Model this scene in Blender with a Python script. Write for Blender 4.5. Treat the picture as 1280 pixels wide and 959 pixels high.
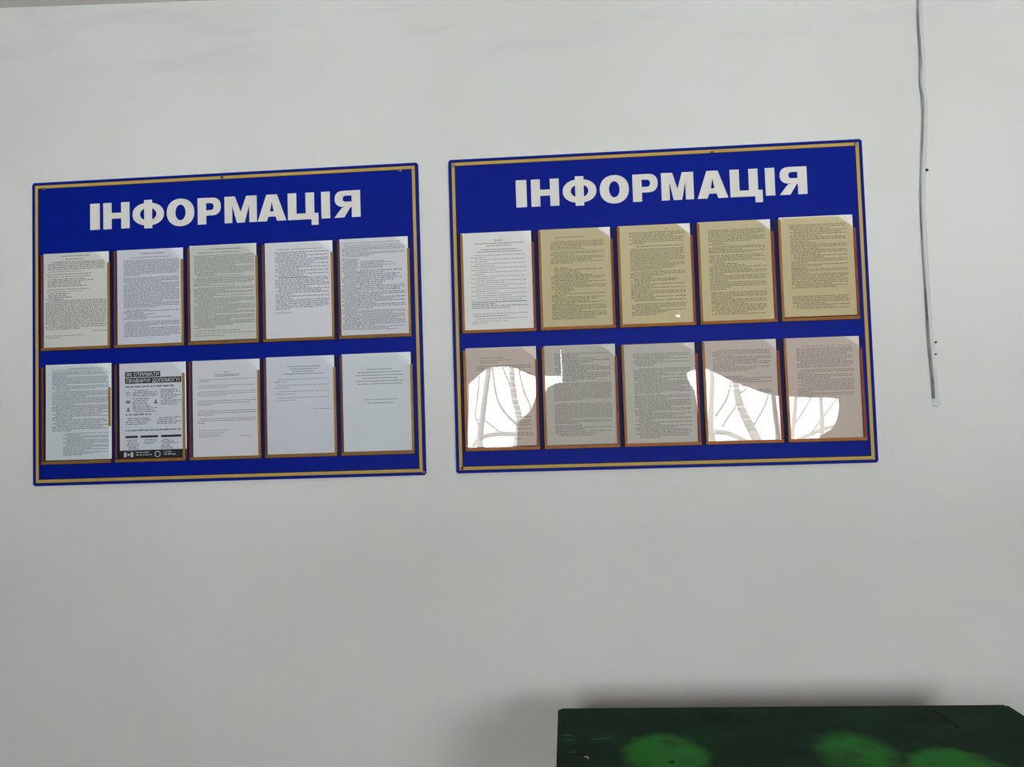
import bpy, bmesh, math, random
from mathutils import Vector, Matrix, Euler

scene = bpy.context.scene
for o in list(bpy.data.objects):
    bpy.data.objects.remove(o)
C = scene.collection
R = random.Random(7)

# ------------------------------------------------------------------ camera
FPX = 1020.0
YAW, PITCH, ROLL = -0.0659, 0.0508, -0.0311
CAM = Vector((0.4318, -2.4632, 1.4834))
def cam_basis():
    cy, sy, cp, sp = math.cos(YAW), math.sin(YAW), math.cos(PITCH), math.sin(PITCH)
    f = Vector((sy * cp, cy * cp, sp)); r = Vector((cy, -sy, 0)); u = r.cross(f)
    c, s = math.cos(ROLL), math.sin(ROLL)
    return c * r + s * u, -s * r + c * u, f
_r, _u, _f = cam_basis()
cd = bpy.data.cameras.new('camera'); cam = bpy.data.objects.new('camera', cd); C.objects.link(cam)
cd.sensor_fit = 'HORIZONTAL'; cd.sensor_width = 36.0; cd.lens = FPX / 1280.0 * 36.0
cd.clip_start = 0.05
m = Matrix((_r, _u, -_f)).transposed().to_4x4(); m.translation = CAM
cam.matrix_world = m
scene.camera = cam

# ------------------------------------------------------------------ sky, daylight portals, exposure
SKY = 14.0
w = bpy.data.worlds.new('overcast_sky'); scene.world = w; w.use_nodes = True
bg = w.node_tree.nodes['Background']
bg.inputs[0].default_value = (0.95, 0.98, 1.0, 1); bg.inputs[1].default_value = SKY
sd = bpy.data.lights.new('added_sun', 'SUN'); sd.energy = 42.0; sd.angle = math.radians(0.6); sd.color = (1.0, 0.985, 0.96)
added_sun = bpy.data.objects.new('added_sun', sd); C.objects.link(added_sun)          # added lamp behind the house, brightens the snow so the upper wall gains light
added_sun.rotation_euler = Vector((0.45, -0.75, -1.15)).to_track_quat('-Z', 'Y').to_euler()
vs = scene.view_settings
vs.view_transform = 'Standard'; vs.look = 'None'; vs.gamma = 1.0; vs.use_curve_mapping = False
vs.exposure = 0.78
scene.cycles.caustics_reflective = False
scene.cycles.caustics_refractive = False
scene.cycles.diffuse_bounces = 6
scene.cycles.use_guiding = True
scene.cycles.transparent_max_bounces = 24

YB = -4.5                                    # inner face of the wall with the windows
WIN = [(-0.66, 0.42, 1.0, 2.42), (1.45, 2.86, 1.0, 2.42)]     # x0 x1 z0 z1
MULLION = [-0.47, 2.225]
for (x0, x1, z0, z1) in WIN:
    ld = bpy.data.lights.new('window_daylight', 'AREA'); ld.shape = 'RECTANGLE'
    ld.size = x1 - x0; ld.size_y = z1 - z0; ld.cycles.is_portal = True
    lo = bpy.data.objects.new('window_daylight', ld); C.objects.link(lo)
    lo.location = ((x0 + x1) / 2, YB - 0.16, (z0 + z1) / 2)
    lo.rotation_euler = (math.radians(90), 0, 0)     # points to +Y, into the room

# ------------------------------------------------------------------ materials
def srgb(r, g, b):
    def f(c):
        c /= 255.0
        return c / 12.92 if c <= 0.04045 else ((c + 0.055) / 1.055) ** 2.4
    return (f(r), f(g), f(b), 1)
def lin(r, g, b): return (r, g, b, 1)
class NT:
    def __init__(s, name):
        s.m = bpy.data.materials.new(name); s.m.use_nodes = True; s.t = s.m.node_tree
        s.b = s.t.nodes.get('Principled BSDF'); s.out = s.t.nodes.get('Material Output')
    def n(s, typ, **kw):
        nd = s.t.nodes.new(typ)
        for k, v in kw.items():
            if k.startswith('i_'):
                k = k[2:]; nd.inputs[int(k) if k.isdigit() else k.replace('_', ' ')].default_value = v
            else: setattr(nd, k, v)
        return nd
    def l(s, a, b): s.t.links.new(a, b)
def simple(name, col, rough=0.6, spec=0.3, noise=0.0, nscale=20, bump=0.0, metal=0.0):
    q = NT(name); q.b.inputs['Base Color'].default_value = col
    q.b.inputs['Roughness'].default_value = rough; q.b.inputs['Specular IOR Level'].default_value = spec
    q.b.inputs['Metallic'].default_value = metal
    if noise or bump:
        tc = q.n('ShaderNodeTexCoord'); ns = q.n('ShaderNodeTexNoise', i_Scale=nscale, i_Detail=5.0)
        q.l(tc.outputs['Object'], ns.inputs['Vector'])
        if noise:
            mx = q.n('ShaderNodeMix', data_type='RGBA')
            mx.inputs[6].default_value = tuple(c * (1 - noise) for c in col[:3]) + (1,)
            mx.inputs[7].default_value = tuple(min(1, c * (1 + noise)) for c in col[:3]) + (1,)
            q.l(ns.outputs[0], mx.inputs[0]); q.l(mx.outputs[2], q.b.inputs['Base Color'])
        if bump:
            bp = q.n('ShaderNodeBump', i_Strength=bump, i_Distance=0.002)
            q.l(ns.outputs[0], bp.inputs['Height']); q.l(bp.outputs[0], q.b.inputs['Normal'])
    return q.m
def clear(name, tint, rough=0.02, ior=1.5):
    q = NT(name); q.t.nodes.remove(q.b)
    tr = q.n('ShaderNodeBsdfTransparent'); tr.inputs[0].default_value = tint
    gl = q.n('ShaderNodeBsdfGlossy'); gl.inputs['Roughness'].default_value = rough
    gl.inputs[0].default_value = (1, 1, 1, 1)
    fr = q.n('ShaderNodeFresnel', i_IOR=ior)
    mx = q.n('ShaderNodeMixShader'); q.l(fr.outputs[0], mx.inputs[0])
    q.l(tr.outputs[0], mx.inputs[1]); q.l(gl.outputs[0], mx.inputs[2]); q.l(mx.outputs[0], q.out.inputs[0])
    return q.m

def wall_material():
    q = NT('whitewashed_plaster'); tc = q.n('ShaderNodeTexCoord')
    n1 = q.n('ShaderNodeTexNoise', i_Scale=1.3, i_Detail=4.0); q.l(tc.outputs['Object'], n1.inputs['Vector'])
    r1 = q.n('ShaderNodeValToRGB'); r1.color_ramp.elements[0].position = 0.35; r1.color_ramp.elements[1].position = 0.7
    r1.color_ramp.elements[0].color = srgb(224, 224, 222); r1.color_ramp.elements[1].color = srgb(231, 231, 230)
    q.l(n1.outputs[0], r1.inputs[0])
    # bluish brushed smudges along the top of the wall (limewash laps)
    mp = q.n('ShaderNodeMapping'); mp.inputs['Scale'].default_value = (1.6, 1.0, 9.0)
    q.l(tc.outputs['Object'], mp.inputs[0])
    n2 = q.n('ShaderNodeTexNoise', i_Scale=1.4, i_Detail=3.0); q.l(mp.outputs[0], n2.inputs['Vector'])
    r2 = q.n('ShaderNodeValToRGB'); r2.color_ramp.elements[0].position = 0.52; r2.color_ramp.elements[1].position = 0.72
    q.l(n2.outputs[0], r2.inputs[0])
    sp = q.n('ShaderNodeSeparateXYZ'); q.l(tc.outputs['Object'], sp.inputs[0])
    band = q.n('ShaderNodeMapRange', interpolation_type='SMOOTHSTEP'); q.l(sp.outputs[2], band.inputs[0])
    band.inputs[1].default_value = 2.55; band.inputs[2].default_value = 2.72
    mu = q.n('ShaderNodeMath', operation='MULTIPLY'); q.l(r2.outputs[0], mu.inputs[0]); q.l(band.outputs[0], mu.inputs[1])
    mu2 = q.n('ShaderNodeMath', operation='MULTIPLY'); q.l(mu.outputs[0], mu2.inputs[0]); mu2.inputs[1].default_value = 0.25
    mx = q.n('ShaderNodeMix', data_type='RGBA'); q.l(mu2.outputs[0], mx.inputs[0]); q.l(r1.outputs[0], mx.inputs[6])
    mx.inputs[7].default_value = srgb(186, 192, 202)
    q.l(mx.outputs[2], q.b.inputs['Base Color'])
    q.b.inputs['Roughness'].default_value = 0.85; q.b.inputs['Specular IOR Level'].default_value = 0.15
    n3 = q.n('ShaderNodeTexNoise', i_Scale=140.0, i_Detail=6.0); q.l(tc.outputs['Object'], n3.inputs['Vector'])
    mp4 = q.n('ShaderNodeMapping'); mp4.inputs['Scale'].default_value = (1.0, 1.0, 2.2); q.l(tc.outputs['Object'], mp4.inputs[0])
    n4 = q.n('ShaderNodeTexNoise', i_Scale=7.0, i_Detail=3.0); q.l(mp4.outputs[0], n4.inputs['Vector'])
    ad = q.n('ShaderNodeMath', operation='MULTIPLY_ADD'); q.l(n4.outputs[0], ad.inputs[0]); ad.inputs[1].default_value = 2.5; q.l(n3.outputs[0], ad.inputs[2])
    bp = q.n('ShaderNodeBump', i_Strength=0.25, i_Distance=0.002); q.l(ad.outputs[0], bp.inputs['Height']); q.l(bp.outputs[0], q.b.inputs['Normal'])
    return q.m
M = {}
M['wall'] = wall_material()
M['ceiling'] = simple('white_ceiling', srgb(222, 222, 216), 0.9, 0.1, 0.03, 3)
M['floor'] = simple('brown_painted_floor', srgb(84, 60, 46), 0.5, 0.4, 0.12, 4)
M['blue'] = simple('blue_film', srgb(3, 30, 142), 0.5, 0.08, 0.05, 6)
M['edge'] = simple('navy_board_edge', srgb(8, 22, 84), 0.5, 0.1)
M['yellow'] = simple('ochre_line', srgb(196, 164, 92), 0.5, 0.15, 0.06, 30)
M['dark_line'] = simple('dark_outline', srgb(30, 22, 34), 0.6, 0.2)
M['letter'] = simple('white_letter_film', srgb(228, 226, 220), 0.5, 0.3)
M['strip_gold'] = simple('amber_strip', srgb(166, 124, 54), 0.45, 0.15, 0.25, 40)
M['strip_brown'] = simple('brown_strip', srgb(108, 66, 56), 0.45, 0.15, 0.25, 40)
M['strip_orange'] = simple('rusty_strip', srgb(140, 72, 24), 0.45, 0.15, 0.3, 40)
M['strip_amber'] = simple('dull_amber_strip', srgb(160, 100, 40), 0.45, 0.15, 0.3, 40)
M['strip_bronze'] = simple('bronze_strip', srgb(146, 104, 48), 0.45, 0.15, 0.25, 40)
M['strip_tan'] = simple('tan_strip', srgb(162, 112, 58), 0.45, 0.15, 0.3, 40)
M['gap_shade'] = simple('dark_gap_shade', srgb(16, 12, 62), 0.6, 0.2)
M['ink'] = simple('printer_ink', srgb(122, 122, 130), 0.8, 0.1)
M['ink_soft'] = simple('faded_ink', srgb(138, 136, 138), 0.8, 0.1)
M['bold_ink'] = simple('bold_ink', srgb(80, 80, 88), 0.8, 0.1)
M['black'] = simple('black_print', srgb(44, 48, 54), 0.8, 0.1)
M['grey_print'] = simple('grey_print', srgb(104, 106, 114), 0.8, 0.1)
M['white_print'] = simple('white_print', srgb(222, 224, 228), 0.8, 0.1)
M['metal'] = simple('screw_metal', srgb(170, 172, 176), 0.35, 0.5, metal=0.8)
M['dark_metal'] = simple('dark_nail', srgb(50, 46, 44), 0.5, 0.4)
M['white_wood'] = simple('white_window_paint', srgb(225, 225, 222), 0.4, 0.4)
M['glass'] = clear('window_glass', (0.96, 0.98, 0.97, 1), 0.0, 1.45)
M['bark'] = simple('bark', srgb(146, 144, 142), 0.9, 0.1, 0.2, 8)
M['ground'] = simple('snow_uplight_ground', srgb(238, 240, 242), 0.95, 0.05, 0.15, 0.5)  # snow whiteness added to the unseen ground, throws light up the wall

def paper_mat(name, col):
    return simple(name, col, 0.75, 0.15, 0.025, 14)

# ------------------------------------------------------------------ mesh helpers
def link(o, parent=None):
    C.objects.link(o)
    if parent is not None: o.parent = parent
    return o
def mesh_obj(name, verts, faces, mat, parent=None, smooth=False):
    me = bpy.data.meshes.new(name); me.from_pydata([tuple(v) for v in verts], [], faces); me.update()
    if mat: me.materials.append(mat)
    if smooth:
        for p in me.polygons: p.use_smooth = True
    return link(bpy.data.objects.new(name, me), parent)
def bm_obj(name, bm, mat, parent=None, smooth=False):
    bmesh.ops.recalc_face_normals(bm, faces=bm.faces)
    me = bpy.data.meshes.new(name); bm.to_mesh(me); bm.free()
    if mat: me.materials.append(mat)
    if smooth:
        for p in me.polygons: p.use_smooth = True
    return link(bpy.data.objects.new(name, me), parent)
def box(bm, x0, x1, y0, y1, z0, z1):
    vs_ = [bm.verts.new(v) for v in ((x0, y0, z0), (x1, y0, z0), (x1, y1, z0), (x0, y1, z0), (x0, y0, z1), (x1, y0, z1), (x1, y1, z1), (x0, y1, z1))]
    for f in ((0, 3, 2, 1), (4, 5, 6, 7), (0, 1, 5, 4), (1, 2, 6, 5), (2, 3, 7, 6), (3, 0, 4, 7)):
        bm.faces.new([vs_[i] for i in f])
def box_obj(name, b, mat, parent=None, bevel=0.0, seg=2):
    bm = bmesh.new(); box(bm, *b)
    if bevel: bmesh.ops.bevel(bm, geom=bm.edges[:], offset=bevel, segments=seg, affect='EDGES', profile=0.5)
    return bm_obj(name, bm, mat, parent)
def tube(bm, pts, radii, seg=8, squash=None):
    pts = [Vector(p) for p in pts]; rings = []
    for i, p in enumerate(pts):
        t = (pts[min(i + 1, len(pts) - 1)] - pts[max(i - 1, 0)]).normalized()
        a = Vector((0, 1, 0)) if abs(t.y) < 0.9 else Vector((1, 0, 0))
        s = t.cross(a).normalized(); n = s.cross(t).normalized()
        r = radii[i] if isinstance(radii, (list, tuple)) else radii
        k = squash if squash else 1.0
        rings.append([bm.verts.new(p + s * r * math.cos(2 * math.pi * j / seg) + n * r * k * math.sin(2 * math.pi * j / seg)) for j in range(seg)])
    for a, b in zip(rings, rings[1:]):
        for j in range(seg):
            bm.faces.new((a[j], a[(j + 1) % seg], b[(j + 1) % seg], b[j]))
    bm.faces.new(rings[0][::-1]); bm.faces.new(rings[-1])
def smooth_path(pts, n=6):
    pts = [Vector(p) for p in pts]; out = []
    P = [pts[0]] + pts + [pts[-1]]
    for i in range(1, len(P) - 2):
        p0, p1, p2, p3 = P[i - 1:i + 3]
        for k in range(n):
            t = k / n
            out.append(0.5 * ((2 * p1) + (p2 - p0) * t + (2 * p0 - 5 * p1 + 4 * p2 - p3) * t * t + (3 * p1 - p0 - 3 * p2 + p3) * t ** 3))
    out.append(pts[-1]); return out
def thing(name, loc, label, cat, group=None):
    o = bpy.data.objects.new(name, None); C.objects.link(o); o.location = loc; o.empty_display_size = 0.1
    return tag(o, label, cat, group)
def tag(o, label, cat, group=None):
    o['label'] = label; o['category'] = cat
    if group: o['group'] = group
    return o
def struct(o): o['kind'] = 'structure'; return o
def outline_mesh(loops, depth):
    """closed 2-D loops (holes by even-odd) -> thin extruded mesh lying in XZ, front to -Y"""
    cu = bpy.data.curves.new('t', 'CURVE'); cu.dimensions = '2D'; cu.fill_mode = 'BOTH'; cu.extrude = depth / 2
    for lp in loops:
        s = cu.splines.new('POLY'); s.points.add(len(lp) - 1); s.use_cyclic_u = True
        for p, (x, y) in zip(s.points, lp): p.co = (x, y, 0, 1)
    ob = bpy.data.objects.new('t', cu); C.objects.link(ob)
    bpy.context.view_layer.update()
    me = bpy.data.meshes.new_from_object(ob.evaluated_get(bpy.context.evaluated_depsgraph_get()))
    bpy.data.objects.remove(ob)
    me.transform(Matrix.Rotation(math.radians(90), 4, 'X'))
    return me
def text_mesh(body, size, bold=0.0):
    cu = bpy.data.curves.new('t', 'FONT'); cu.body = body; cu.size = size; cu.offset = bold; cu.fill_mode = 'FRONT'
    cu.resolution_u = 3
    ob = bpy.data.objects.new('t', cu); C.objects.link(ob)
    bpy.context.view_layer.update()
    me = bpy.data.meshes.new_from_object(ob.evaluated_get(bpy.context.evaluated_depsgraph_get()))
    bpy.data.objects.remove(ob)
    me.transform(Matrix.Rotation(math.radians(90), 4, 'X'))
    return me

# ------------------------------------------------------------------ the room
XL, XR = -3.0, 3.9
def wall_from_boxes(name, boxes, mat):
    bm = bmesh.new()
    for b in boxes: box(bm, *b)
    return struct(bm_obj(name, bm, mat))
CEIL_A = -0.031                                # the old ceiling dips to the right
def ceil_z(x): return 2.8835 + (x + 1.354) * CEIL_A
wall_from_boxes('wall_back', [(XL - .2, XR + .2, 0, 0.2, -.1, 3.1)], M['wall'])
wall_from_boxes('wall_left', [(XL - .2, XL, YB - .25, 0, -.1, 3.1)], M['wall'])
wall_from_boxes('wall_right', [(XR, XR + .2, YB - .25, 0, -.1, 3.1)], M['wall'])
y0, y1 = YB - .25, YB
xs_ = [XL] + [v for q in WIN for v in q[:2]] + [XR]
wall_from_boxes('wall_front', [(xs_[i], xs_[i + 1], y0, y1, -.1, 3.1) for i in range(0, len(xs_), 2)] +
                [(q[0], q[1], y0, y1, -.1, q[2]) for q in WIN] + [(q[0], q[1], y0, y1, q[3], 3.1) for q in WIN], M['wall'])
wall_from_boxes('floor', [(XL, XR, YB, 0, -.1, 0)], M['floor'])
zl, zr = ceil_z(XL), ceil_z(XR)
struct(mesh_obj('ceiling', [(XL, YB, zl), (XR, YB, zr), (XR, 0, zr), (XL, 0, zl), (XL, YB, zl + .1), (XR, YB, zr + .1), (XR, 0, zr + .1), (XL, 0, zl + .1)],
                [(0, 3, 2, 1), (4, 5, 6, 7), (0, 1, 5, 4), (1, 2, 6, 5), (2, 3, 7, 6), (3, 0, 4, 7)], M['ceiling']))
struct(mesh_obj('unseen_ground_outside', [(-150, -250, -.6), (150, -250, -.6), (150, 20, -.6), (-150, 20, -.6)], [(0, 1, 2, 3)], M['ground']))
for i, (x0, x1, z0, z1) in enumerate(WIN):
    e = bpy.data.objects.new('window_%d' % (i + 1), None); C.objects.link(e); e.location = ((x0 + x1) / 2, YB - .15, z0); struct(e)
    hw, h = (x1 - x0) / 2, z1 - z0; t = .035
    bm = bmesh.new()
    box(bm, -hw, hw, -.03, .03, 0, t); box(bm, -hw, hw, -.03, .03, h - t, h)
    box(bm, -hw, -hw + t, -.03, .03, t, h - t); box(bm, hw - t, hw, -.03, .03, t, h - t)
    bm_obj('window_frame', bm, M['white_wood'], e)
    mu_ = MULLION[i] - (x0 + x1) / 2
    box_obj('mullion', (mu_ - .016, mu_ + .016, -.025, .025, t, h - t), M['white_wood'], e)
    for pa, pb in ((-hw + t, mu_ - .016), (mu_ + .016, hw - t)):
        mesh_obj('pane', [(pa, 0, t), (pb, 0, t), (pb, 0, h - t), (pa, 0, h - t)], [(0, 1, 2, 3)], M['glass'], e)
    box_obj('window_sill', (-hw, hw, .03, .22, -.0, .02), M['white_wood'], e, .004)

# ------------------------------------------------------------------ information boards
BW, BH = 1.24, 0.9606
PW, PH = 0.2135, 0.2985
COL0, COLP = 0.0362, 0.2380
ROWT = (0.2295, 0.5860)
YF = -0.009                                    # front face of the panel
def rect_loop(x0, x1, y0, y1): return [(x0, y0), (x1, y0), (x1, y1), (x0, y1)]
def ell(cx, cy, rx, ry, a0=0.0, a1=360.0, n=28):
    full = abs(a1 - a0) >= 360
    k = n if full else n
    return [(cx + rx * math.cos(math.radians(a0 + (a1 - a0) * i / (k if full else k - 1))), cy + ry * math.sin(math.radians(a0 + (a1 - a0) * i / (k if full else k - 1)))) for i in range(k)]
S = 0.325; HZ = 0.20
def sup(cx, cy, rx, ry, a0, a1, n=16, e=0.85):
    o = []
    for i in range(n):
        a = math.radians(a0 + (a1 - a0) * i / (n - 1)); c, s = math.cos(a), math.sin(a)
        o.append((cx + rx * math.copysign(abs(c) ** e, c), cy + ry * math.copysign(abs(s) ** e, s)))
    return o
def glyph(ch, w_):
    """loops in units of the cap height; w_ = width / cap height; list of groups, each filled even-odd"""
    if ch == 'І': return [[rect_loop(0, w_, 0, 1)]]
    if ch == 'Н': return [[[(0, 0), (S, 0), (S, .39), (w_ - S, .39), (w_ - S, 0), (w_, 0), (w_, 1), (w_ - S, 1), (w_ - S, .61), (S, .61), (S, 1), (0, 1)]]]
    if ch == 'О': return [[sup(w_ / 2, .5, w_ / 2, .52, 0, 353, 40, .92), ell(w_ / 2, .5, w_ / 2 - S - .005, .30)]]
    if ch == 'Ф': return [[sup(w_ / 2, .5, w_ / 2, .43, 0, 353, 40, .92), ell(w_ / 2, .5, w_ / 2 - .29, .245)], [rect_loop(w_ / 2 - .155, w_ / 2 + .155, -.04, 1.04)]]  # bowl, stem
    if ch == 'Р':
        a = sup(w_ - .34, .665, .34, .335, 90, -90); b = sup(w_ - .40, .665, .13, .135, 90, -90, 10)
        return [[[(0, 0), (0, 1)] + a + [(S, .33), (S, 0)], [(S, .80)] + b + [(S, .53)]]]
    if ch == 'М':
        c = w_ / 2; s = .29
        return [[[(0, 0), (0, 1), (.40, 1), (c, .40), (w_ - .40, 1), (w_, 1), (w_, 0), (w_ - s, 0), (w_ - s, .66), (c + .15, 0), (c - .15, 0), (s, .66), (s, 0)]]]
    if ch == 'А':
        c = w_ / 2
        return [[[(0, 0), (c - .20, 1), (c + .20, 1), (w_, 0), (w_ - .35, 0), (w_ - .41, .17), (.41, .17), (.35, 0)], [(.475, .36), (w_ - .475, .36), (c, .73)]]]
    if ch == 'Ц':
        v = w_ - .15
        return [[[(0, 1), (S, 1), (S, .225), (v - S, .225), (v - S, 1), (v, 1), (v, .225), (w_, .225), (w_, -.22), (w_ - .26, -.22), (w_ - .26, 0), (0, 0)]]]
    if ch == 'Я':
        a = sup(.36, .70, .34, .30, 90, 270); b = sup(.44, .70, .12, .115, 90, 270, 10)
        return [[[(w_, 0), (w_, 1)] + a + [(.45, .40), (.30, .37), (.22, .28), (0, 0), (.37, 0), (.53, .25), (.60, .36), (w_ - S, .39), (w_ - S, 0)], [(w_ - S, .815)] + b + [(w_ - S, .585)]]]
TITLE = 'ІНФОРМАЦІЯ'
# left/right end of each letter, in metres from the board's left edge
TITLE_X = [[(0.1914, 0.2228), (0.2343, 0.3198), (0.3297, 0.4315), (0.4408, 0.5295), (0.5406, 0.6150), (0.6271, 0.7301), (0.7324, 0.8236), (0.8289, 0.9250), (0.9349, 0.9622), (0.9756, 1.0577)],
           [(0.2058, 0.2382), (0.2520, 0.3367), (0.3480, 0.4498), (0.4602, 0.5475), (0.5591, 0.6343), (0.6449, 0.7410), (0.7520, 0.8424), (0.8491, 0.9437), (0.9530, 0.9808), (0.9942, 1.0750)]]
CAP = 0.0835; TITLE_BASE = (0.1603, 0.1578)     # baseline below the top edge
def bl(x, d): return x - BW / 2, BH - d
def board(name, x, ztop, rr, label, k=0):
    e = thing(name, (x + BW / 2 * math.cos(rr) + BH * math.sin(rr), 0, ztop - BH), label, 'notice board', 'information boards on the wall')
    e.rotation_euler = (0, -rr, 0)
    bm = bmesh.new(); box(bm, -BW / 2, BW / 2, YF, -.0005, 0, BH)
    bmesh.ops.bevel(bm, geom=[ed for ed in bm.edges if abs(ed.verts[0].co.y - ed.verts[1].co.y) > .001], offset=.004, segments=2, affect='EDGES')
    p = bm_obj('panel', bm, M['blue'], e); p.data.materials.append(M['edge'])
    for f in p.data.polygons:
        if abs(f.normal.y) < .5: f.material_index = 1
    i0, t = .0098, .0095
    for (xa, xb, za, zb) in ((i0, BW - i0, BH - i0 - t, BH - i0), (i0, BW - i0, i0, i0 + t), (i0, i0 + t, i0 + t, BH - i0 - t), (BW - i0 - t, BW - i0, i0 + t, BH - i0 - t)):
        b = box_obj('border_line', (xa - BW / 2, xb - BW / 2, YF - .0005, YF + .001, za, zb), M['yellow'], e)
        o = .0022
        box_obj('outline', (xa - BW / 2 - o, xb - BW / 2 + o, YF - .0003, YF + .001, za - o, zb + o), M['dark_line'], b)
    for ch, (xa, xb) in zip(TITLE, TITLE_X[k]):
        me = None
        gm = bmesh.new()
        for gi, grp in enumerate(glyph(ch, (xb - xa) / CAP)):
            q = outline_mesh([[(px * CAP, py * CAP) for px, py in lp] for lp in grp], .0008)
            q.transform(Matrix.Translation((0, -.0003 * gi, 0))); gm.from_mesh(q); bpy.data.meshes.remove(q)
        me = bpy.data.meshes.new('letter'); gm.to_mesh(me); gm.free(); me.materials.append(M['letter'])
        o = link(bpy.data.objects.new('letter', me), e)
        lx, lz = bl(xa, TITLE_BASE[k]); o.location = (lx, YF - .0004, lz)
    return e
def screw(parent, xd, dd, mat, r=.006):
    bm = bmesh.new()
    bmesh.ops.create_cone(bm, cap_ends=True, segments=14, radius1=r, radius2=r * .6, depth=.003)
    bmesh.ops.rotate(bm, verts=bm.verts, cent=(0, 0, 0), matrix=Matrix.Rotation(math.radians(90), 3, 'X'))
    o = bm_obj('screw', bm, mat, parent, True); lx, lz = bl(xd, dd); o.location = (lx, YF - .002, lz)
    box_obj('slot', (-r * .6, r * .6, -.0018, -.001, -.0007, .0007), M['dark_metal'], o)

BOARDS = [board('information_board', -1.24, 2.30, 0.0013, 'blue information board with ochre border, its pockets holding a leaflet with black headings'),
          board('information_board', 0.0946, 2.3022, -0.0013, 'blue information board hung beside the wall cable, pockets with yellowed sheets and window reflections', 1)]
for b, xd, dd, mt in ((0, .040, .020, 'metal'), (0, .62, .014, 'dark_metal'), (0, 1.185, .022, 'metal'), (0, 1.232, .952, 'metal'),
                      (1, .016, .018, 'metal'), (1, .80, .018, 'dark_metal'), (1, 1.222, .015, 'metal'), (1, .018, .945, 'dark_metal')):
    screw(BOARDS[b], xd, dd, M[mt], .0055 if mt == 'metal' else .0045)

# sheets: (tint, tilt in degrees, sideways bow in metres, turn in degrees)
T_CLEAR = (.962, .966, .976, 1); T_WARM = (.885, .835, .645, 1); T_GREY = (.93, .915, .89, 1)
def sheet_mat(i, tint): return clear('clear_sheet_%d' % i, tint, .015, 1.5)
SHEETS = {}
for r in (0, 1):
    for c in range(5):
        SHEETS[(0, r, c)] = (T_CLEAR, .15, .0002, 0)
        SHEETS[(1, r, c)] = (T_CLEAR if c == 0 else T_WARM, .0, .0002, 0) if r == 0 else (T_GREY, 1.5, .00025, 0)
T_BRIGHT = (.99, .99, .985, 1); SHEETS[(1, 0, 0)] = (T_BRIGHT, .0, .0002, 0)
SHEETS[(1, 0, 1)] = (T_WARM, .5, .0002, 0); SHEETS[(1, 0, 2)] = (T_WARM, .0, .0002, -.5)
MS = {t: clear('pocket_sheet', t, .012, 1.5) for t in (T_CLEAR, T_WARM, T_GREY, T_BRIGHT)}
NOTCH_X, NOTCH_Z = .042, .036
def pocket(bi, r, c):
    e = BOARDS[bi]; tint, tilt, bow, turn = SHEETS[(bi, r, c)]
    xg, dg = COL0 + COLP * c, ROWT[r]
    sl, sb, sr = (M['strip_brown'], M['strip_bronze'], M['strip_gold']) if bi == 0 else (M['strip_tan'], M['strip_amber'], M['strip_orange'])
    W_, H_ = PW + .001, PH + .002
    lx, lz = bl(xg, dg)
    po = box_obj('pocket_with_gap_shade', (-.0145, W_ + .0070, YF - .001, YF, -H_ - .0095, -.004), M['gap_shade'], e)  # dark plate, coloured as the shade in the gaps between pockets
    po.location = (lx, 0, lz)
    ys = YF - .0040                             # sheet's top edge
    k = math.tan(math.radians(tilt))
    def yz(d): return ys - k * d                # front depth at distance d below the top
    def wedge(name, x0, x1, d0, d1, mat):
        v = []
        for d in (d0, d1):
            v += [(x0, YF - .001, -d), (x1, YF - .001, -d), (x1, yz(d) - .0012, -d), (x0, yz(d) - .0012, -d)]
        return mesh_obj(name, v, [(0, 1, 2, 3), (7, 6, 5, 4), (0, 4, 5, 1), (1, 5, 6, 2), (2, 6, 7, 3), (3, 7, 4, 0)], mat, po)
    wedge('edge_strip', -.0048, .0022, .004, H_ + .0005, sl)
    if (bi, r, c) == (0, 1, 0):                 # broken edge: only the middle of the strip is left
        wedge('edge_strip', W_ - .002, W_ + .0045, .073, .195, sr)
    else:
        wedge('edge_strip', W_ - .0025, W_ + .0045, NOTCH_Z + .001, H_ + .0005, sr)
    wedge('edge_strip', -.0048, W_ + .0045, H_ + .0005 - .002, H_ + .0075, sb)
    # the clear sheet: a thin slightly bowed plate with its upper right corner cut off along a curve
    n = 10; v = []; f = []
    for j in range(n + 1):
        for i in range(n + 1):
            fx, fd = i / n, j / n
            d = fd * H_
            xr = W_ - .002
            if d < NOTCH_Z: xr = W_ - NOTCH_X * (1 - d / NOTCH_Z) ** 1.15 - .001
            x = .0015 + fx * (xr - .0015)
            b = bow * 4 * (x / W_) * (1 - x / W_) * (0.4 + 0.6 * math.sin(math.pi * min(1, d / H_ + .1)))
            v.append((x, yz(d) - b - math.tan(math.radians(turn)) * (x - W_ / 2), -d))
    for j in range(n):
        for i in range(n):
            a = j * (n + 1) + i; f.append((a, a + n + 1, a + n + 2, a + 1))
    mesh_obj('clear_sheet', v, f, MS[tint], po, True)
for bi in (0, 1):
    for r in (0, 1):
        for c in range(5): pocket(bi, r, c)

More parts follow.
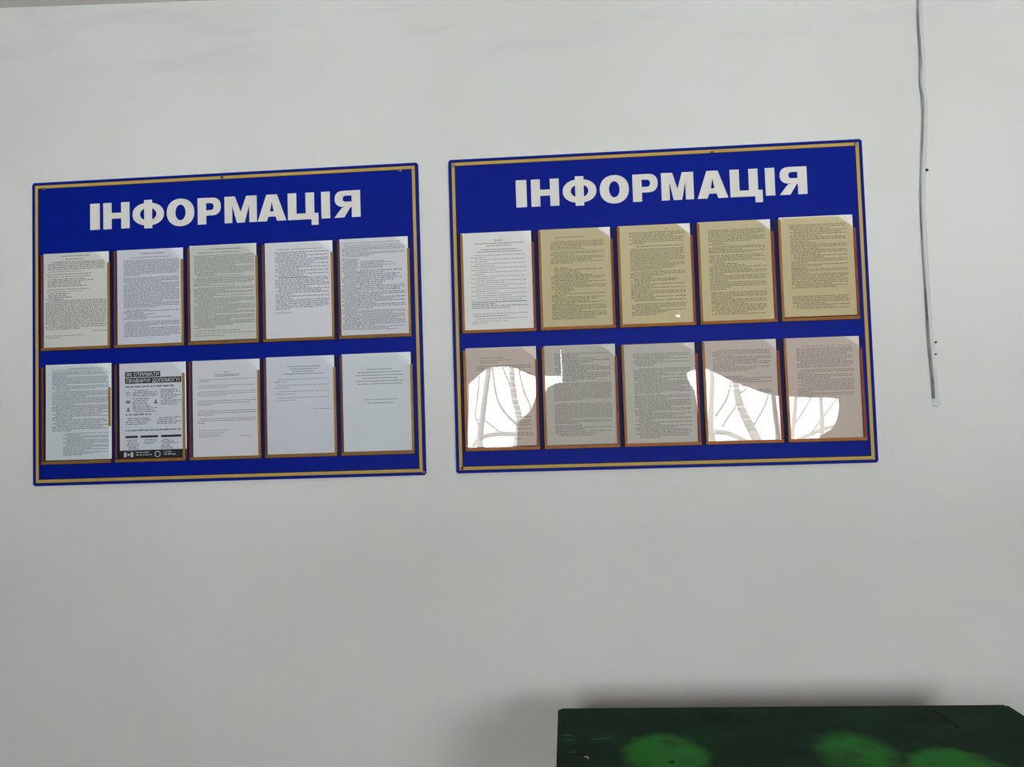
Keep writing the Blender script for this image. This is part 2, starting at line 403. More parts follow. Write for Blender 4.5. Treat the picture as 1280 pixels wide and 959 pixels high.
# ------------------------------------------------------------------ papers with their print
PX = {(0, 0): [.0387, .2788, .5134, .7540, .9893], (0, 1): [.0445, .2836, .5178, .7516, .9889],
      (1, 0): [.0340, .2727, .5109, .7473, .9867], (1, 1): [.0380, .2749, .5099, .7480, .9877]}
PD = {(0, 0): [.2306, .2303, .2270, .2300, .2287], (0, 1): [.5830, .5880, .5880, .5857, .5850],
      (1, 0): [.2310, .2307, .2305, .2295, .2265], (1, 1): [.5837, .5850, .5895, .5880, .5880]}
def ink_line(q, y, x0, x1, h, rnd, fill=1.0, cut=None):
    """one line of print: a row of letter-sized marks in words"""
    x = x0 * PW; xe = x1 * PW; lw = h * .62
    while x < xe - lw:
        k = rnd.randint(2, 9)
        for _ in range(k):
            if x > xe - lw: break
            tall = rnd.random()
            hh = h * (1.35 if tall > .86 else 1.0); lo = -h * .3 if tall < .08 else 0
            q.append((x, x + lw * .74, y * PH - hh + h * .5, y * PH + h * .5 - lo)); x += lw
        x += lw * (1.0 if fill >= 1 else 1.0 + (1 - fill) * 6 * rnd.random())
def page_marks(spec, seed):
    rnd = random.Random(seed); soft, bold = [], []
    for op in spec:
        k = op[0]
        if k == 'p':                            # paragraph: y0, lines, pitch, x0, x1, last line's end, indent
            _, y, n, pit, x0, x1, last, ind = op[:8]
            for i in range(n):
                xe = x1 - .012 * rnd.random() if i < n - 1 else last
                ink_line(soft, y + i * pit, x0 + (ind if i == 0 else 0), xe, PH * pit * .46, rnd, .9)
        elif k == 'r':                          # ragged list: y0, y1, pitch, x0, min end, max end
            _, y, ye, pit, x0, a, b = op
            while y < ye:
                ink_line(soft, y, x0 + (.03 if rnd.random() < .3 else 0), rnd.uniform(a, b), PH * pit * .46, rnd, .85); y += pit
        elif k == 'c':                          # centred bold line: y, centre, width, height
            _, y, cx, wd, h = op
            ink_line(bold, y, cx - wd / 2, cx + wd / 2, h, rnd, 1)
        elif k == 'l':
            _, y, x0, x1, h = op
            ink_line(soft, y, x0, x1, h, rnd, .8)
        elif k == 'b':
            _, y, x0, x1, h = op
            ink_line(bold, y, x0, x1, h, rnd, .9)
    return soft, bold
def quads_mesh(name, q, mat, parent, y=-.0003):
    v = []; f = []
    for (x0, x1, d0, d1) in q:
        b = len(v); v += [(x0, y, -d0), (x0, y, -d1), (x1, y, -d1), (x1, y, -d0)]; f.append((b, b + 1, b + 2, b + 3))
    return mesh_obj(name, v, f, mat, parent)
P = lambda y, n, pit=.0165, x0=.1, x1=.94, last=.6, ind=.05: ('p', y, n, pit, x0, x1, last, ind)
c_ = .0021
def dense(y, ye, pit, x0, x1, seed, breaks=(3, 9)):
    rr = random.Random(seed); o = []
    while y < ye:
        n = min(rr.randint(*breaks), max(1, int(round((ye - y) / pit))))
        o.append(P(y, n, pit, x0, x1, rr.uniform(x0 + .2, x1), rr.choice((0, .05)))); y += n * pit
    return o
SPEC = {}
SPEC[(0, 0, 0)] = [('c', .032, .50, .44, c_), ('c', .066, .48, .28, c_), P(.095, 5, .019, .07, .95, .93), ('l', .195, .07, .6, .002), ('b', .225, .05, .74, c_),
                   ('l', .25, .07, .72, .002), ('r', .275, .365, .019, .06, .45, .8), ('b', .385, .05, .7, c_), ('l', .408, .05, .6, .002), ('r', .43, .50, .019, .04, .3, .5),
                   P(.505, 14, .0185, .03, .97, .93), P(.765, 3, .02, .03, .97, .55), ('l', .835, .73, .97, .002), ('l', .875, .03, .62, .002), ('l', .895, .03, .25, .002)]
SPEC[(0, 0, 1)] = [('c', .045, .55, .36, c_), ('c', .085, .5, .62, .0017)] + dense(.115, .28, .0155, .1, .95, 2) + dense(.30, .62, .0155, .1, .95, 3) + dense(.635, .74, .0165, .1, .95, 4, (1, 3)) + dense(.765, .93, .0165, .1, .95, 5, (2, 4))
SPEC[(0, 0, 2)] = [('c', .045, .55, .45, .0023), ('b', .08, .12, .75, .002)] + dense(.11, .33, .0135, .07, .97, 6) + dense(.345, .43, .0135, .06, .97, 7) + dense(.45, .62, .0138, .06, .97, 8, (2, 5)) + dense(.63, .87, .0140, .06, .97, 9, (2, 5)) + [('b', .90, .1, .75, .002), ('l', .925, .08, .97, .002), ('l', .95, .06, .5, .002)]
SPEC[(0, 0, 3)] = [('l', .075, .17, .85, .0018)] + dense(.105, .37, .0175, .15, .95, 10, (2, 3)) + dense(.375, .71, .0190, .15, .95, 11, (2, 3)) + [('l', .735, .15, .38, .002)]
SPEC[(0, 0, 4)] = [('l', .045, .05, .9, .0018), ('l', .07, .05, .9, .0018)] + dense(.09, .19, .0135, .04, .95, 12, (3, 4)) + [('r', .21, .95, .0135, .03, .24, .3), ('r', .24, .32, .0135, .3, .62, .9), ('r', .335, .55, .0200, .26, .6, .97)] + dense(.56, .74, .0180, .26, .95, 13, (2, 3)) + dense(.75, .95, .0140, .26, .95, 14, (3, 5))
SPEC[(0, 1, 0)] = [('b', .045, .35, .88, .0016), ('l', .06, .1, .93, .0016)] + dense(.08, .27, .0135, .1, .97, 15) + dense(.285, .50, .0135, .1, .97, 16) + dense(.505, .71, .0190, .1, .97, 17, (1, 2)) + dense(.725, .95, .0140, .27, .97, 18, (2, 4))
SPEC[(0, 1, 2)] = [('c', .125, .52, .10, .0019), ('c', .15, .52, .38, .0019), ('c', .165, .52, .34, .0019), ('l', .2, .12, .93, .0017), ('l', .218, .1, .25, .0017), ('l', .262, .1, .93, .0017), ('l', .283, .08, .55, .0017),
                   ('l', .325, .1, .93, .0017), ('l', .345, .08, .93, .0017), ('l', .365, .08, .52, .0017), ('b', .42, .08, .94, .0016), ('b', .442, .07, .86, .0016), ('b', .46, .07, .3, .0018), ('b', .525, .08, .94, .0016), ('b', .545, .07, .94, .0017), ('l', .565, .07, .32, .002),
                   ('l', .605, .1, .94, .0017), ('b', .625, .08, .94, .0017), ('b', .648, .07, .18, .002), ('l', .725, .08, .55, .0016), ('l', .748, .08, .48, .0016), ('l', .77, .08, .42, .0016), ('l', .79, .08, .4, .0016), ('l', .79, .68, .88, .0017)]
SPEC[(0, 1, 3)] = [('c', .105, .56, .48, .002), ('c', .13, .56, .42, .002), ('c', .155, .55, .32, .0018), ('c', .18, .55, .58, .002), ('l', .235, .17, .93, .0016), ('l', .26, .12, .3, .0016), ('l', .295, .17, .93, .0016), ('l', .32, .12, .35, .0016),
                   ('l', .36, .17, .93, .0016), ('l', .385, .12, .43, .0016), ('l', .425, .17, .93, .0016), ('l', .45, .12, .43, .0016), ('b', .545, .69, .95, .0014)]
SPEC[(0, 1, 4)] = [('c', .165, .55, .38, .002), ('c', .195, .55, .64, .002), ('c', .225, .55, .70, .002), ('c', .255, .55, .52, .002), ('c', .285, .55, .70, .002), ('c', .315, .55, .65, .0019), ('c', .475, .55, .50, .0016), ('c', .51, .55, .38, .002)]
SPEC[(1, 0, 0)] = [('c', .085, .54, .12, .0026), ('c', .115, .54, .70, .002), ('c', .138, .54, .36, .002), ('c', .178, .54, .52, .002), ('c', .2, .54, .64, .002)] + \
    [('l', .235 + .0435 * i, .2, .92, .0018) for i in range(12)] + [('l', .257 + .0435 * i, .13, (.35, .38, .48, .5, .33, .48, .62, .64, .5, .7, .85, .3)[i], .0018) for i in range(12)] + \
    dense(.715, .79, .0200, .13, .92, 20, (2, 3)) + [('l', .835, .15, .92, .0018), ('b', .858, .15, .65, .0018), ('l', .885, .2, .92, .0018), ('l', .91, .13, .65, .0018), ('l', .93, .13, .35, .0018)]
SPEC[(1, 0, 1)] = [('b', .085, .22, .64, .0017)] + dense(.13, .22, .0155, .15, .92, 21, (5, 6)) + dense(.235, .36, .0165, .15, .92, 22, (2, 5)) + [('r', .40, .48, .0190, .2, .4, .9)] + dense(.49, .78, .0175, .15, .92, 23, (1, 3)) + dense(.785, .93, .0165, .15, .92, 24, (2, 4))
SPEC[(1, 0, 2)] = dense(.075, .20, .0185, .15, .92, 25, (2, 3)) + [('b', .215, .25, .9, .002)] + dense(.245, .46, .0160, .15, .92, 26, (3, 5)) + dense(.475, .55, .0185, .15, .92, 27, (1, 3)) + dense(.565, .78, .0180, .15, .92, 28, (1, 3)) + dense(.80, .90, .0160, .15, .92, 29, (4, 5)) + [('l', .91, .15, .5, .002)]
SPEC[(1, 0, 3)] = dense(.09, .24, .0160, .14, .93, 30, (2, 4)) + dense(.255, .33, .0155, .14, .93, 31, (3, 4)) + dense(.345, .70, .0170, .14, .93, 32, (1, 3)) + dense(.72, .94, .0180, .15, .92, 33, (2, 4))
SPEC[(1, 0, 4)] = dense(.085, .27, .0180, .14, .92, 34, (2, 3)) + dense(.285, .52, .0180, .14, .92, 35, (1, 3)) + dense(.53, .72, .0165, .14, .92, 36, (2, 4)) + dense(.80, .92, .0170, .14, .92, 37, (2, 3))
SPEC[(1, 1, 0)] = [('l', .105, .2, .55, .002), ('l', .13, .2, .66, .002), ('l', .152, .2, .45, .002)] + dense(.19, .94, .0200, .15, .93, 38, (1, 3))
SPEC[(1, 1, 1)] = dense(.085, .14, .0165, .15, .94, 39, (2, 3)) + dense(.155, .37, .0185, .15, .94, 40, (1, 3)) + dense(.385, .56, .0140, .13, .94, 41, (10, 13)) + dense(.59, .80, .0140, .13, .94, 42, (12, 16)) + dense(.81, .91, .0190, .13, .94, 43, (1, 2))
SPEC[(1, 1, 2)] = dense(.10, .22, .0165, .15, .93, 44, (2, 4)) + dense(.25, .50, .0160, .15, .93, 45, (2, 5)) + dense(.52, .73, .0160, .15, .93, 46, (3, 5)) + dense(.745, .94, .0190, .15, .93, 47, (1, 2))
SPEC[(1, 1, 3)] = dense(.10, .30, .0165, .13, .93, 48, (2, 5)) + dense(.36, .46, .0190, .13, .93, 49, (1, 3)) + dense(.5, .93, .0180, .13, .93, 50, (2, 4))
SPEC[(1, 1, 4)] = [('l', .085, .2, .9, .0018)] + dense(.11, .30, .0165, .15, .92, 51, (3, 6)) + dense(.32, .62, .0165, .15, .92, 52, (2, 4))

PCOL = {(0, 0, 0): (244, 244, 235), (0, 0, 1): (238, 240, 252), (0, 0, 2): (231, 233, 222), (0, 0, 3): (248, 248, 252), (0, 0, 4): (240, 242, 246),
        (0, 1, 0): (240, 248, 252), (0, 1, 1): (240, 244, 252), (0, 1, 2): (246, 246, 251), (0, 1, 3): (238, 242, 252), (0, 1, 4): (242, 248, 252),
        (1, 0, 0): (252, 252, 252), (1, 0, 1): (244, 242, 244), (1, 0, 2): (246, 244, 246), (1, 0, 3): (244, 242, 244), (1, 0, 4): (244, 240, 240),
        (1, 1, 0): (229, 220, 214), (1, 1, 1): (222, 222, 218), (1, 1, 2): (227, 227, 222), (1, 1, 3): (231, 222, 216), (1, 1, 4): (231, 220, 214)}  # pinkish tone of the curtain reflection is put into these greys
LAB = {(0, 0, 0): ('white printed notice with two short bold heading lines and an underlined middle line', 'upper row of the board with the leaflet'),
       (0, 0, 1): ('bluish white page filled with fine print, between the cream notice and the grey-green page', ''),
       (0, 0, 2): ('grey-green page packed with dense print and a bold centred heading', ''),
       (0, 0, 3): ('white page with wide left margin, its text ending above an empty bottom quarter', ''),
       (0, 0, 4): ('printed page with a dense narrow text column along its left side', ''),
       (0, 1, 0): ('bluish page slipped sideways over the broken edge of its pocket', ''),
       (0, 1, 1): ('black and white leaflet with bold black heading bars and a black footer', ''),
       (0, 1, 2): ('white page of short spaced paragraphs and a signature line, beside the black and white leaflet', ''),
       (0, 1, 3): ('page with a four-line heading, four short paragraphs and an empty lower half', ''),
       (0, 1, 4): ('nearly empty page with a centred block of bold lines and two lines below', ''),
       (1, 0, 0): ('bright white page with centred bold headings and regular lines beside the yellowed sheets', ''),
       (1, 0, 1): ('yellowed page with a tight block of print on top, next to the bright white page', ''),
       (1, 0, 2): ('yellowed page with a small black speck near its top edge', ''),
       (1, 0, 3): ('yellowed page of even dense paragraphs, third from the bright white page', ''),
       (1, 0, 4): ('yellowed page in the pocket at the upper corner close to the wall cable', ''),
       (1, 1, 0): ('greyish page under a window reflection, below the bright white page', ''),
       (1, 1, 1): ('grey page with two solid blocks of tiny print in its lower half', ''),
       (1, 1, 2): ('grey page of many short paragraphs beside the page with solid print blocks', ''),
       (1, 1, 3): ('grey page, pinkish curtain reflection put into its colour, under a reflected window and branches, beside the corner pocket', ''),
       (1, 1, 4): ('grey page, pinkish curtain reflection put into its colour, in the bottom corner pocket close to the wall cable', '')}
def put_paper(bi, r, c):
    e = BOARDS[bi]; x, d = PX[(bi, r)][c], PD[(bi, r)][c]
    lx, lz = bl(x, d)
    mw = Matrix.Translation(e.location) @ e.rotation_euler.to_matrix().to_4x4() @ Matrix.Translation((lx, YF - .0022, lz))
    bm = bmesh.new(); box(bm, 0, PW, 0, .0003, -PH, 0)
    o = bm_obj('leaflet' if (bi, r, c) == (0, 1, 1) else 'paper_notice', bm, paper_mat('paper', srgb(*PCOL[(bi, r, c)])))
    rz = {(0, 1, 0): .004, (1, 0, 0): 0}.get((bi, r, c), 0)
    o.matrix_world = mw @ Matrix.Rotation(rz, 4, 'Y')
    tag(o, LAB[(bi, r, c)][0], 'leaflet' if (bi, r, c) == (0, 1, 1) else 'paper', 'papers in the board pockets')
    if (bi, r, c) in SPEC:
        soft, bold = page_marks(SPEC[(bi, r, c)], 100 * bi + 10 * r + c)
        if soft: quads_mesh('printed_text', soft, M['ink'] if bi == 0 else M['ink_soft'], o)['kind'] = 'stuff'
        if bold: quads_mesh('printed_heading', bold, M['bold_ink'], o)['kind'] = 'stuff'
    return o
PAPERS = {(bi, r, c): put_paper(bi, r, c) for bi in (0, 1) for r in (0, 1) for c in range(5)}
# the leaflet with its heading bars
lf = PAPERS[(0, 1, 1)]
def lbar(name, x0, x1, d0, d1, mat, y=-.0002): return quads_mesh(name, [(x0 * PW, x1 * PW, d0 * PH, d1 * PH)], mat, lf, y)
def ltext(body, x, d, width, mat, size=.010, bold=.0004, parent=None):
    me = text_mesh(body, size, bold); xs = [v.co.x for v in me.vertices]
    k = width * PW / (max(xs) - min(xs)); me.transform(Matrix.Diagonal((k, 1, 1, 1)))
    me.materials.append(mat); o = link(bpy.data.objects.new('heading_text', me), lf); o.location = (x * PW, -.0005, -d * PH); return o
lbar('heading_bar', .085, .615, .088, .145, M['black']); lbar('heading_bar', .085, .93, .152, .212, M['black'])
ltext('ЯК ОТРИМАТИ', .105, .136, .49, M['white_print'], .0155, .0003)
ltext('ПРАВНИЧУ ДОПОМОГУ?', .105, .202, .80, M['white_print'], .0155, .0003)
s1, s2 = page_marks([('b', .245, .09, .83, .0038), ('r', .285, .345, .019, .2, .4, .55), ('r', .285, .345, .019, .62, .8, .93), ('r', .37, .43, .019, .2, .4, .48), ('r', .36, .45, .019, .62, .8, .95),
                     ('r', .45, .515, .019, .2, .4, .58), ('b', .535, .09, .48, .0036), ('r', .575, .635, .0195, .09, .4, .48), ('r', .575, .635, .0195, .56, .85, .94), ('b', .70, .09, .92, .0036),
                     ('r', .80, .925, .0185, .1, .22, .3), ('r', .80, .84, .0185, .34, .5, .58), ('r', .80, .925, .0185, .62, .75, .92)], 77)
quads_mesh('printed_text', s1, M['grey_print'], lf)['kind'] = 'stuff'; quads_mesh('printed_heading', s2, M['black'], lf)['kind'] = 'stuff'
for xa, xb in ((.085, .27), (.31, .575), (.62, .92)): lbar('column_header', xa, xb, .755, .778, M['black'])
lbar('footer_bar', .0, 1.0, .905, .997, M['black'])
s1, s2 = page_marks([('b', .93, .24, .45, .003), ('b', .955, .24, .48, .003), ('b', .93, .66, .78, .003), ('b', .955, .66, .84, .003)], 78)
quads_mesh('footer_text', s2, M['white_print'], lf, -.0004)['kind'] = 'stuff'
quads_mesh('footer_emblem', [(x * PW, (x + wd) * PW, d0 * PH, d1 * PH) for x, wd, d0, d1 in ((.06, .04, .925, .975), (.115, .03, .94, .96), (.16, .04, .925, .975))], M['white_print'], lf, -.0004)
def icon(x, d, kind):
    cx, cz = x * PW, -d * PH
    if kind == 0: lp = [ell(cx, cz, .0065, .0065, n=16), ell(cx, cz, .005, .005, n=16)]
    elif kind == 1: lp = [rect_loop(cx - .0065, cx + .0065, cz - .0045, cz + .0045), [(cx - .005, cz + .003), (cx, cz - .001), (cx + .005, cz + .003)]]
    else: lp = [ell(cx, cz + .003, .003, .003, n=12), [(cx - .006, cz - .006), (cx + .006, cz - .006), (cx + .003, cz - .0005), (cx - .003, cz - .0005)]]
    me = outline_mesh(lp, .0002); me.materials.append(M['grey_print']); o = link(bpy.data.objects.new('icon', me), lf); o.location = (0, -.0003, 0)
for x, d, k in ((.13, .32, 0), (.13, .40, 1), (.13, .48, 2), (.545, .32, 0), (.545, .405, 2)): icon(x, d, k)
me = outline_mesh([ell(.565 * PW, -.95 * PH, .0095, .0095, n=20), ell(.565 * PW, -.95 * PH, .007, .007, n=20)], .0002); me.materials.append(M['white_print'])
link(bpy.data.objects.new('footer_emblem', me), lf).location = (0, -.0003, 0)
quads_mesh('speck', [(.66 * PW, .68 * PW, .045 * PH, .052 * PH)], M['black'], PAPERS[(1, 0, 2)])

# ------------------------------------------------------------------ cable on the wall
def wire_material():
    q = NT('overpainted_wire'); tc = q.n('ShaderNodeTexCoord')
    ns = q.n('ShaderNodeTexNoise', i_Scale=5.0, i_Detail=3.0); q.l(tc.outputs['Object'], ns.inputs['Vector'])
    rp = q.n('ShaderNodeValToRGB'); rp.color_ramp.elements[0].position = .40; rp.color_ramp.elements[1].position = .60
    rp.color_ramp.elements[0].color = srgb(96, 94, 96); rp.color_ramp.elements[1].color = srgb(176, 176, 176)
    q.l(ns.outputs[0], rp.inputs[0]); q.l(rp.outputs[0], q.b.inputs['Base Color']); q.b.inputs['Roughness'].default_value = .6
    return q.m
CABLE = [(1.5228, 2.84), (1.5218, 2.7175), (1.5188, 2.644), (1.5191, 2.5216), (1.5145, 2.461), (1.5187, 2.3878), (1.5055, 2.2312), (1.4966, 2.1113), (1.4946, 1.9917), (1.495, 1.8725), (1.4953, 1.754), (1.4969, 1.6595), (1.5008, 1.5653), (1.5007, 1.5231)]
e = thing('wall_cable', (1.50, 0, 1.504), 'thin white-painted cable running down the wall beside the notice board', 'cable')
def cl(pts, dx, y): return [(x - 1.50 + dx, y, z - 1.504) for x, z in pts]
bm = bmesh.new(); path = smooth_path(cl(CABLE, 0, -.004), 6)
path = [Vector((p.x, p.y - .0025 * (0.5 + 0.5 * math.sin(p.z * 9)), p.z)) for p in path]
tube(bm, path, [.0028 + .0012 * max(0, math.sin(p.z * 7 + 1)) for p in path], 8); bm_obj('wire', bm, wire_material(), e, True)
bm = bmesh.new(); sp = CABLE + [(1.5035, 1.510), (1.509, 1.504), (1.514, 1.508), (1.515, 1.520)]
tube(bm, smooth_path(cl(sp[:-4], .0085, -.001) + cl(sp[-4:], .0, -.001), 5), .0065, 10, .55)
bm_obj('plaster_bead', bm, simple('plaster_bead', srgb(214, 216, 218), .85, .15), e, True)
for x, z, s, lab in ((1.5198, 2.1991, .0045, 'small dark nail head in the wall beside the cable, above the paired nails'), (1.5167, 1.687, .0035, 'tiny dark nail head by the cable, upper of a close pair'), (1.5147, 1.6518, .003, 'tiny dark nail head by the cable, lower of a close pair')):
    bm = bmesh.new(); bmesh.ops.create_uvsphere(bm, u_segments=10, v_segments=6, radius=s)
    bmesh.ops.scale(bm, verts=bm.verts, vec=(1, .9, 1))
    o = bm_obj('nail', bm, M['dark_metal'], None, True); o.location = (x, -.004, z); tag(o, lab, 'nail', 'nails by the cable')
    bm = bmesh.new(); tube(bm, [(0, 0, 0), (0, .006, 0)], s * .4, 6); bm_obj('shank', bm, M['dark_metal'], o)

# ------------------------------------------------------------------ green desk
def desk_material():
    q = NT('green_desk_paint'); tc = q.n('ShaderNodeTexCoord')
    n1 = q.n('ShaderNodeTexNoise', i_Scale=9.0, i_Detail=6.0); q.l(tc.outputs['Object'], n1.inputs['Vector'])
    rp = q.n('ShaderNodeValToRGB'); rp.color_ramp.elements[0].position = .3; rp.color_ramp.elements[1].position = .75
    rp.color_ramp.elements[0].color = srgb(6, 32, 14); rp.color_ramp.elements[1].color = srgb(14, 54, 28)
    q.l(n1.outputs[0], rp.inputs[0]); last = rp.outputs[0]
    # worn round patches of the lighter paint below
    for (x, y, rx, ry, soft) in ((.623, -.625, .088, .125, .22), (1.035, -.62, .076, .115, .40), (1.213, -.75, .112, .162, .12)):
        mp = q.n('ShaderNodeMapping'); mp.inputs['Location'].default_value = (-(x - DX) / rx, -(y - DY) / ry, 0); mp.inputs['Scale'].default_value = (1 / rx, 1 / ry, 0)
        q.l(tc.outputs['Object'], mp.inputs[0])
        nz = q.n('ShaderNodeTexNoise', i_Scale=2.5, i_Detail=3.0); q.l(mp.outputs[0], nz.inputs['Vector'])
        le = q.n('ShaderNodeVectorMath', operation='LENGTH'); q.l(mp.outputs[0], le.inputs[0])
        ad = q.n('ShaderNodeMath', operation='MULTIPLY_ADD'); q.l(nz.outputs[0], ad.inputs[0]); ad.inputs[1].default_value = .35; q.l(le.outputs['Value'], ad.inputs[2])
        mr = q.n('ShaderNodeMapRange', interpolation_type='SMOOTHSTEP'); q.l(ad.outputs[0], mr.inputs[0])
        mr.inputs[1].default_value = 1.17 + soft; mr.inputs[2].default_value = 1.17 - soft; mr.inputs[3].default_value = 0; mr.inputs[4].default_value = .85
        n5 = q.n('ShaderNodeTexNoise', i_Scale=14.0, i_Detail=4.0); q.l(tc.outputs['Object'], n5.inputs['Vector'])
        pr = q.n('ShaderNodeValToRGB'); pr.color_ramp.elements[0].position = .32; pr.color_ramp.elements[1].position = .55
        pr.color_ramp.elements[0].color = srgb(40, 84, 36); pr.color_ramp.elements[1].color = srgb(44, 122, 46)
        q.l(n5.outputs[0], pr.inputs[0])
        mx = q.n('ShaderNodeMix', data_type='RGBA'); q.l(mr.outputs[0], mx.inputs[0]); q.l(last, mx.inputs[6]); q.l(pr.outputs[0], mx.inputs[7]); last = mx.outputs[2]
    q.l(last, q.b.inputs['Base Color']); q.b.inputs['Roughness'].default_value = .6; q.b.inputs['Specular IOR Level'].default_value = .06
    bp = q.n('ShaderNodeBump', i_Strength=.3, i_Distance=.002); q.l(n1.outputs[0], bp.inputs['Height']); q.l(bp.outputs[0], q.b.inputs['Normal'])
    return q.m
DX, DY, DZ = .942, -.585, .75
X0, X1, Y0, Y1 = .383 - DX, 1.5005 - DX, -.86 - DY, -.316 - DY
M['desk'] = desk_material(); M['desk_leg'] = simple('green_leg_paint', srgb(26, 58, 30), .5, .3, .15, 12)
e = thing('school_desk', (DX, DY, 0), 'old wooden desk with dark green worn paint standing before the wall', 'desk')
bm = bmesh.new(); box(bm, X0, X1, Y0, Y1, DZ - .028, DZ)
bmesh.ops.bevel(bm, geom=[x for x in bm.edges if abs(x.verts[0].co.z - x.verts[1].co.z) > .01], offset=.008, segments=3, affect='EDGES')
bmesh.ops.bevel(bm, geom=[x for x in bm.edges if abs(x.verts[0].co.z - x.verts[1].co.z) < .001 and x.verts[0].co.z > DZ - .001], offset=.002, segments=2, affect='EDGES')
top = bm_obj('desk_top', bm, M['desk'], e)
for n_, q in (('scratch', [(1.304, -.350), (1.312, -.352), (1.3165, -.468), (1.3095, -.470)]),):
    mesh_obj(n_, [(x - DX, y - DY, DZ + .0006) for x, y in q] + [(x - DX, y - DY, DZ - .001) for x, y in q], [(0, 3, 2, 1), (0, 1, 5, 4), (1, 2, 6, 5), (2, 3, 7, 6), (3, 0, 4, 7)], simple('dark_scratch', srgb(12, 12, 14), .7, .1), top)
def disc(name, x, y, r, mat, st=1.0, rot=0):
    v = []
    n = 9
    for h in (DZ - .001, DZ + .0006):
        for i in range(n):
            a = 2 * math.pi * i / n; q = r * (1 + .3 * math.sin(3 * a + x * 40))
            px, py = q * math.cos(a) * st, q * math.sin(a)
            v.append((x - DX + px * math.cos(rot) - py * math.sin(rot), y - DY + px * math.sin(rot) + py * math.cos(rot), h))
    mesh_obj(name, v, [tuple(range(n, 2 * n))] + [(i, (i + 1) % n, (i + 1) % n + n, i + n) for i in range(n)], mat, top)
mchip = simple('pale_chip', srgb(150, 150, 110), .8, .1); mscuff = simple('grey_scuff', srgb(58, 84, 72), .8, .1)
disc('knot', .6312, -.655, .006, simple('black_knot', srgb(12, 14, 12), .7, .1))
disc('chip', .4488, -.626, .005, mchip); disc('chip', .452, -.632, .003, mchip)
for x, y, st, ro in ((.478, -.525, 5, .1), (.415, -.53, 4, 0), (.405, -.50, 4, -.1), (.42, -.60, 3, .3), (.495, -.52, 4, .2)): disc('scuff', x, y, .003, mscuff, st, ro)
for (xa, xb, ya, yb) in ((X0 + .07, X1 - .07, Y0 + .03, Y0 + .05), (X0 + .07, X1 - .07, Y1 - .05, Y1 - .03), (X0 + .03, X0 + .05, Y0 + .07, Y1 - .07), (X1 - .05, X1 - .03, Y0 + .07, Y1 - .07)):
    box_obj('apron', (xa, xb, ya, yb, DZ - .13, DZ - .028), M['desk_leg'], e, .002)
for sx in (0, 1):
    for sy in (0, 1):
        cx = X0 + .05 if sx == 0 else X1 - .05; cy_ = Y0 + .05 if sy == 0 else Y1 - .05
        bm = bmesh.new(); box(bm, cx - .025, cx + .025, cy_ - .025, cy_ + .025, 0, DZ - .028)
        for v in bm.verts:
            if v.co.z < .01: v.co.x = cx + (v.co.x - cx) * .75; v.co.y = cy_ + (v.co.y - cy_) * .75
        bmesh.ops.bevel(bm, geom=bm.edges[:], offset=.003, segments=2, affect='EDGES')
        bm_obj('leg', bm, M['desk_leg'], e)

# ------------------------------------------------------------------ added curtains on the window wall, cut to shape its reflected light
def added_curtain_mat():
    q = NT('added_beige_curtain'); q.t.nodes.remove(q.b)
    d = q.n('ShaderNodeBsdfDiffuse'); d.inputs[0].default_value = srgb(206, 178, 160)
    t = q.n('ShaderNodeBsdfTranslucent'); t.inputs[0].default_value = srgb(196, 158, 134)
    mx = q.n('ShaderNodeMixShader'); mx.inputs[0].default_value = .38
    q.l(d.outputs[0], mx.inputs[1]); q.l(t.outputs[0], mx.inputs[2]); q.l(mx.outputs[0], q.out.inputs[0]); return q.m
M['curtain'] = added_curtain_mat()
YC = YB + .09
def at_curtain(p):
    """window-wall point -> same reflected direction at the curtain's own depth"""
    k = (YC - YB) / (2 * .017 - CAM.y - YB)
    return (p[0] - (p[0] - CAM.x) * k, p[1] - (p[1] - 1.78) * k)
def cloth(name, top, hem, label, amp=.018, waves=16):
    """hanging cloth between a top edge z and a hem polyline (x, z), with folds and real thickness"""
    hem = [at_curtain(p) for p in hem]; n = 90; m_ = 8; v = []; f = []
    xa, xb = hem[0][0], hem[-1][0]
    def hz(x):
        for (x0, z0_), (x1, z1_) in zip(hem, hem[1:]):
            if x0 <= x <= x1: return z0_ + (z1_ - z0_) * (x - x0) / max(1e-6, x1 - x0)
        return hem[-1][1]
    for i in range(n + 1):
        x = xa + (xb - xa) * i / n; h = hz(x)
        for j in range(m_ + 1):
            t = j / m_; z = top + (h - top) * t
            v.append((x, YC + amp * (.4 + .6 * t) * math.sin(2 * math.pi * waves * i / n) , z))
    for i in range(n):
        for j in range(m_):
            a = i * (m_ + 1) + j; f.append((a, a + 1, a + m_ + 2, a + m_ + 1))
    o = mesh_obj(name, v, f, M['curtain'], None, True)
    o.modifiers.new('thickness', 'SOLIDIFY').thickness = .002
    return tag(o, label, 'curtain', 'added curtains on the window wall')
cloth('curtain', 2.56, [(-.93, 1.0), (-.84, 1.35), (-.70, 1.72), (-.52, 1.98), (-.42, 2.083), (-.30, 2.182), (-.215, 2.222), (-.01, 2.222), (.08, 2.175), (.18, 2.130), (.262, 2.12), (.376, 2.123)],  # added curtain, shapes the reflected light
      'added beige curtain, its arched hem shaping the reflected light, hanging over the window that faces the information boards', waves=18)
cloth('curtain', 2.56, [(1.50, 2.11), (1.53, 2.13), (1.585, 2.135), (1.855, 2.004), (2.113, 1.908), (2.308, 1.868), (2.70, 1.842), (2.72, 1.0), (2.92, .95)],  # added curtain, shapes the reflected light
      'added beige curtain, its slanting hem shaping the reflected light, hanging over the window opposite the wall cable', waves=20)
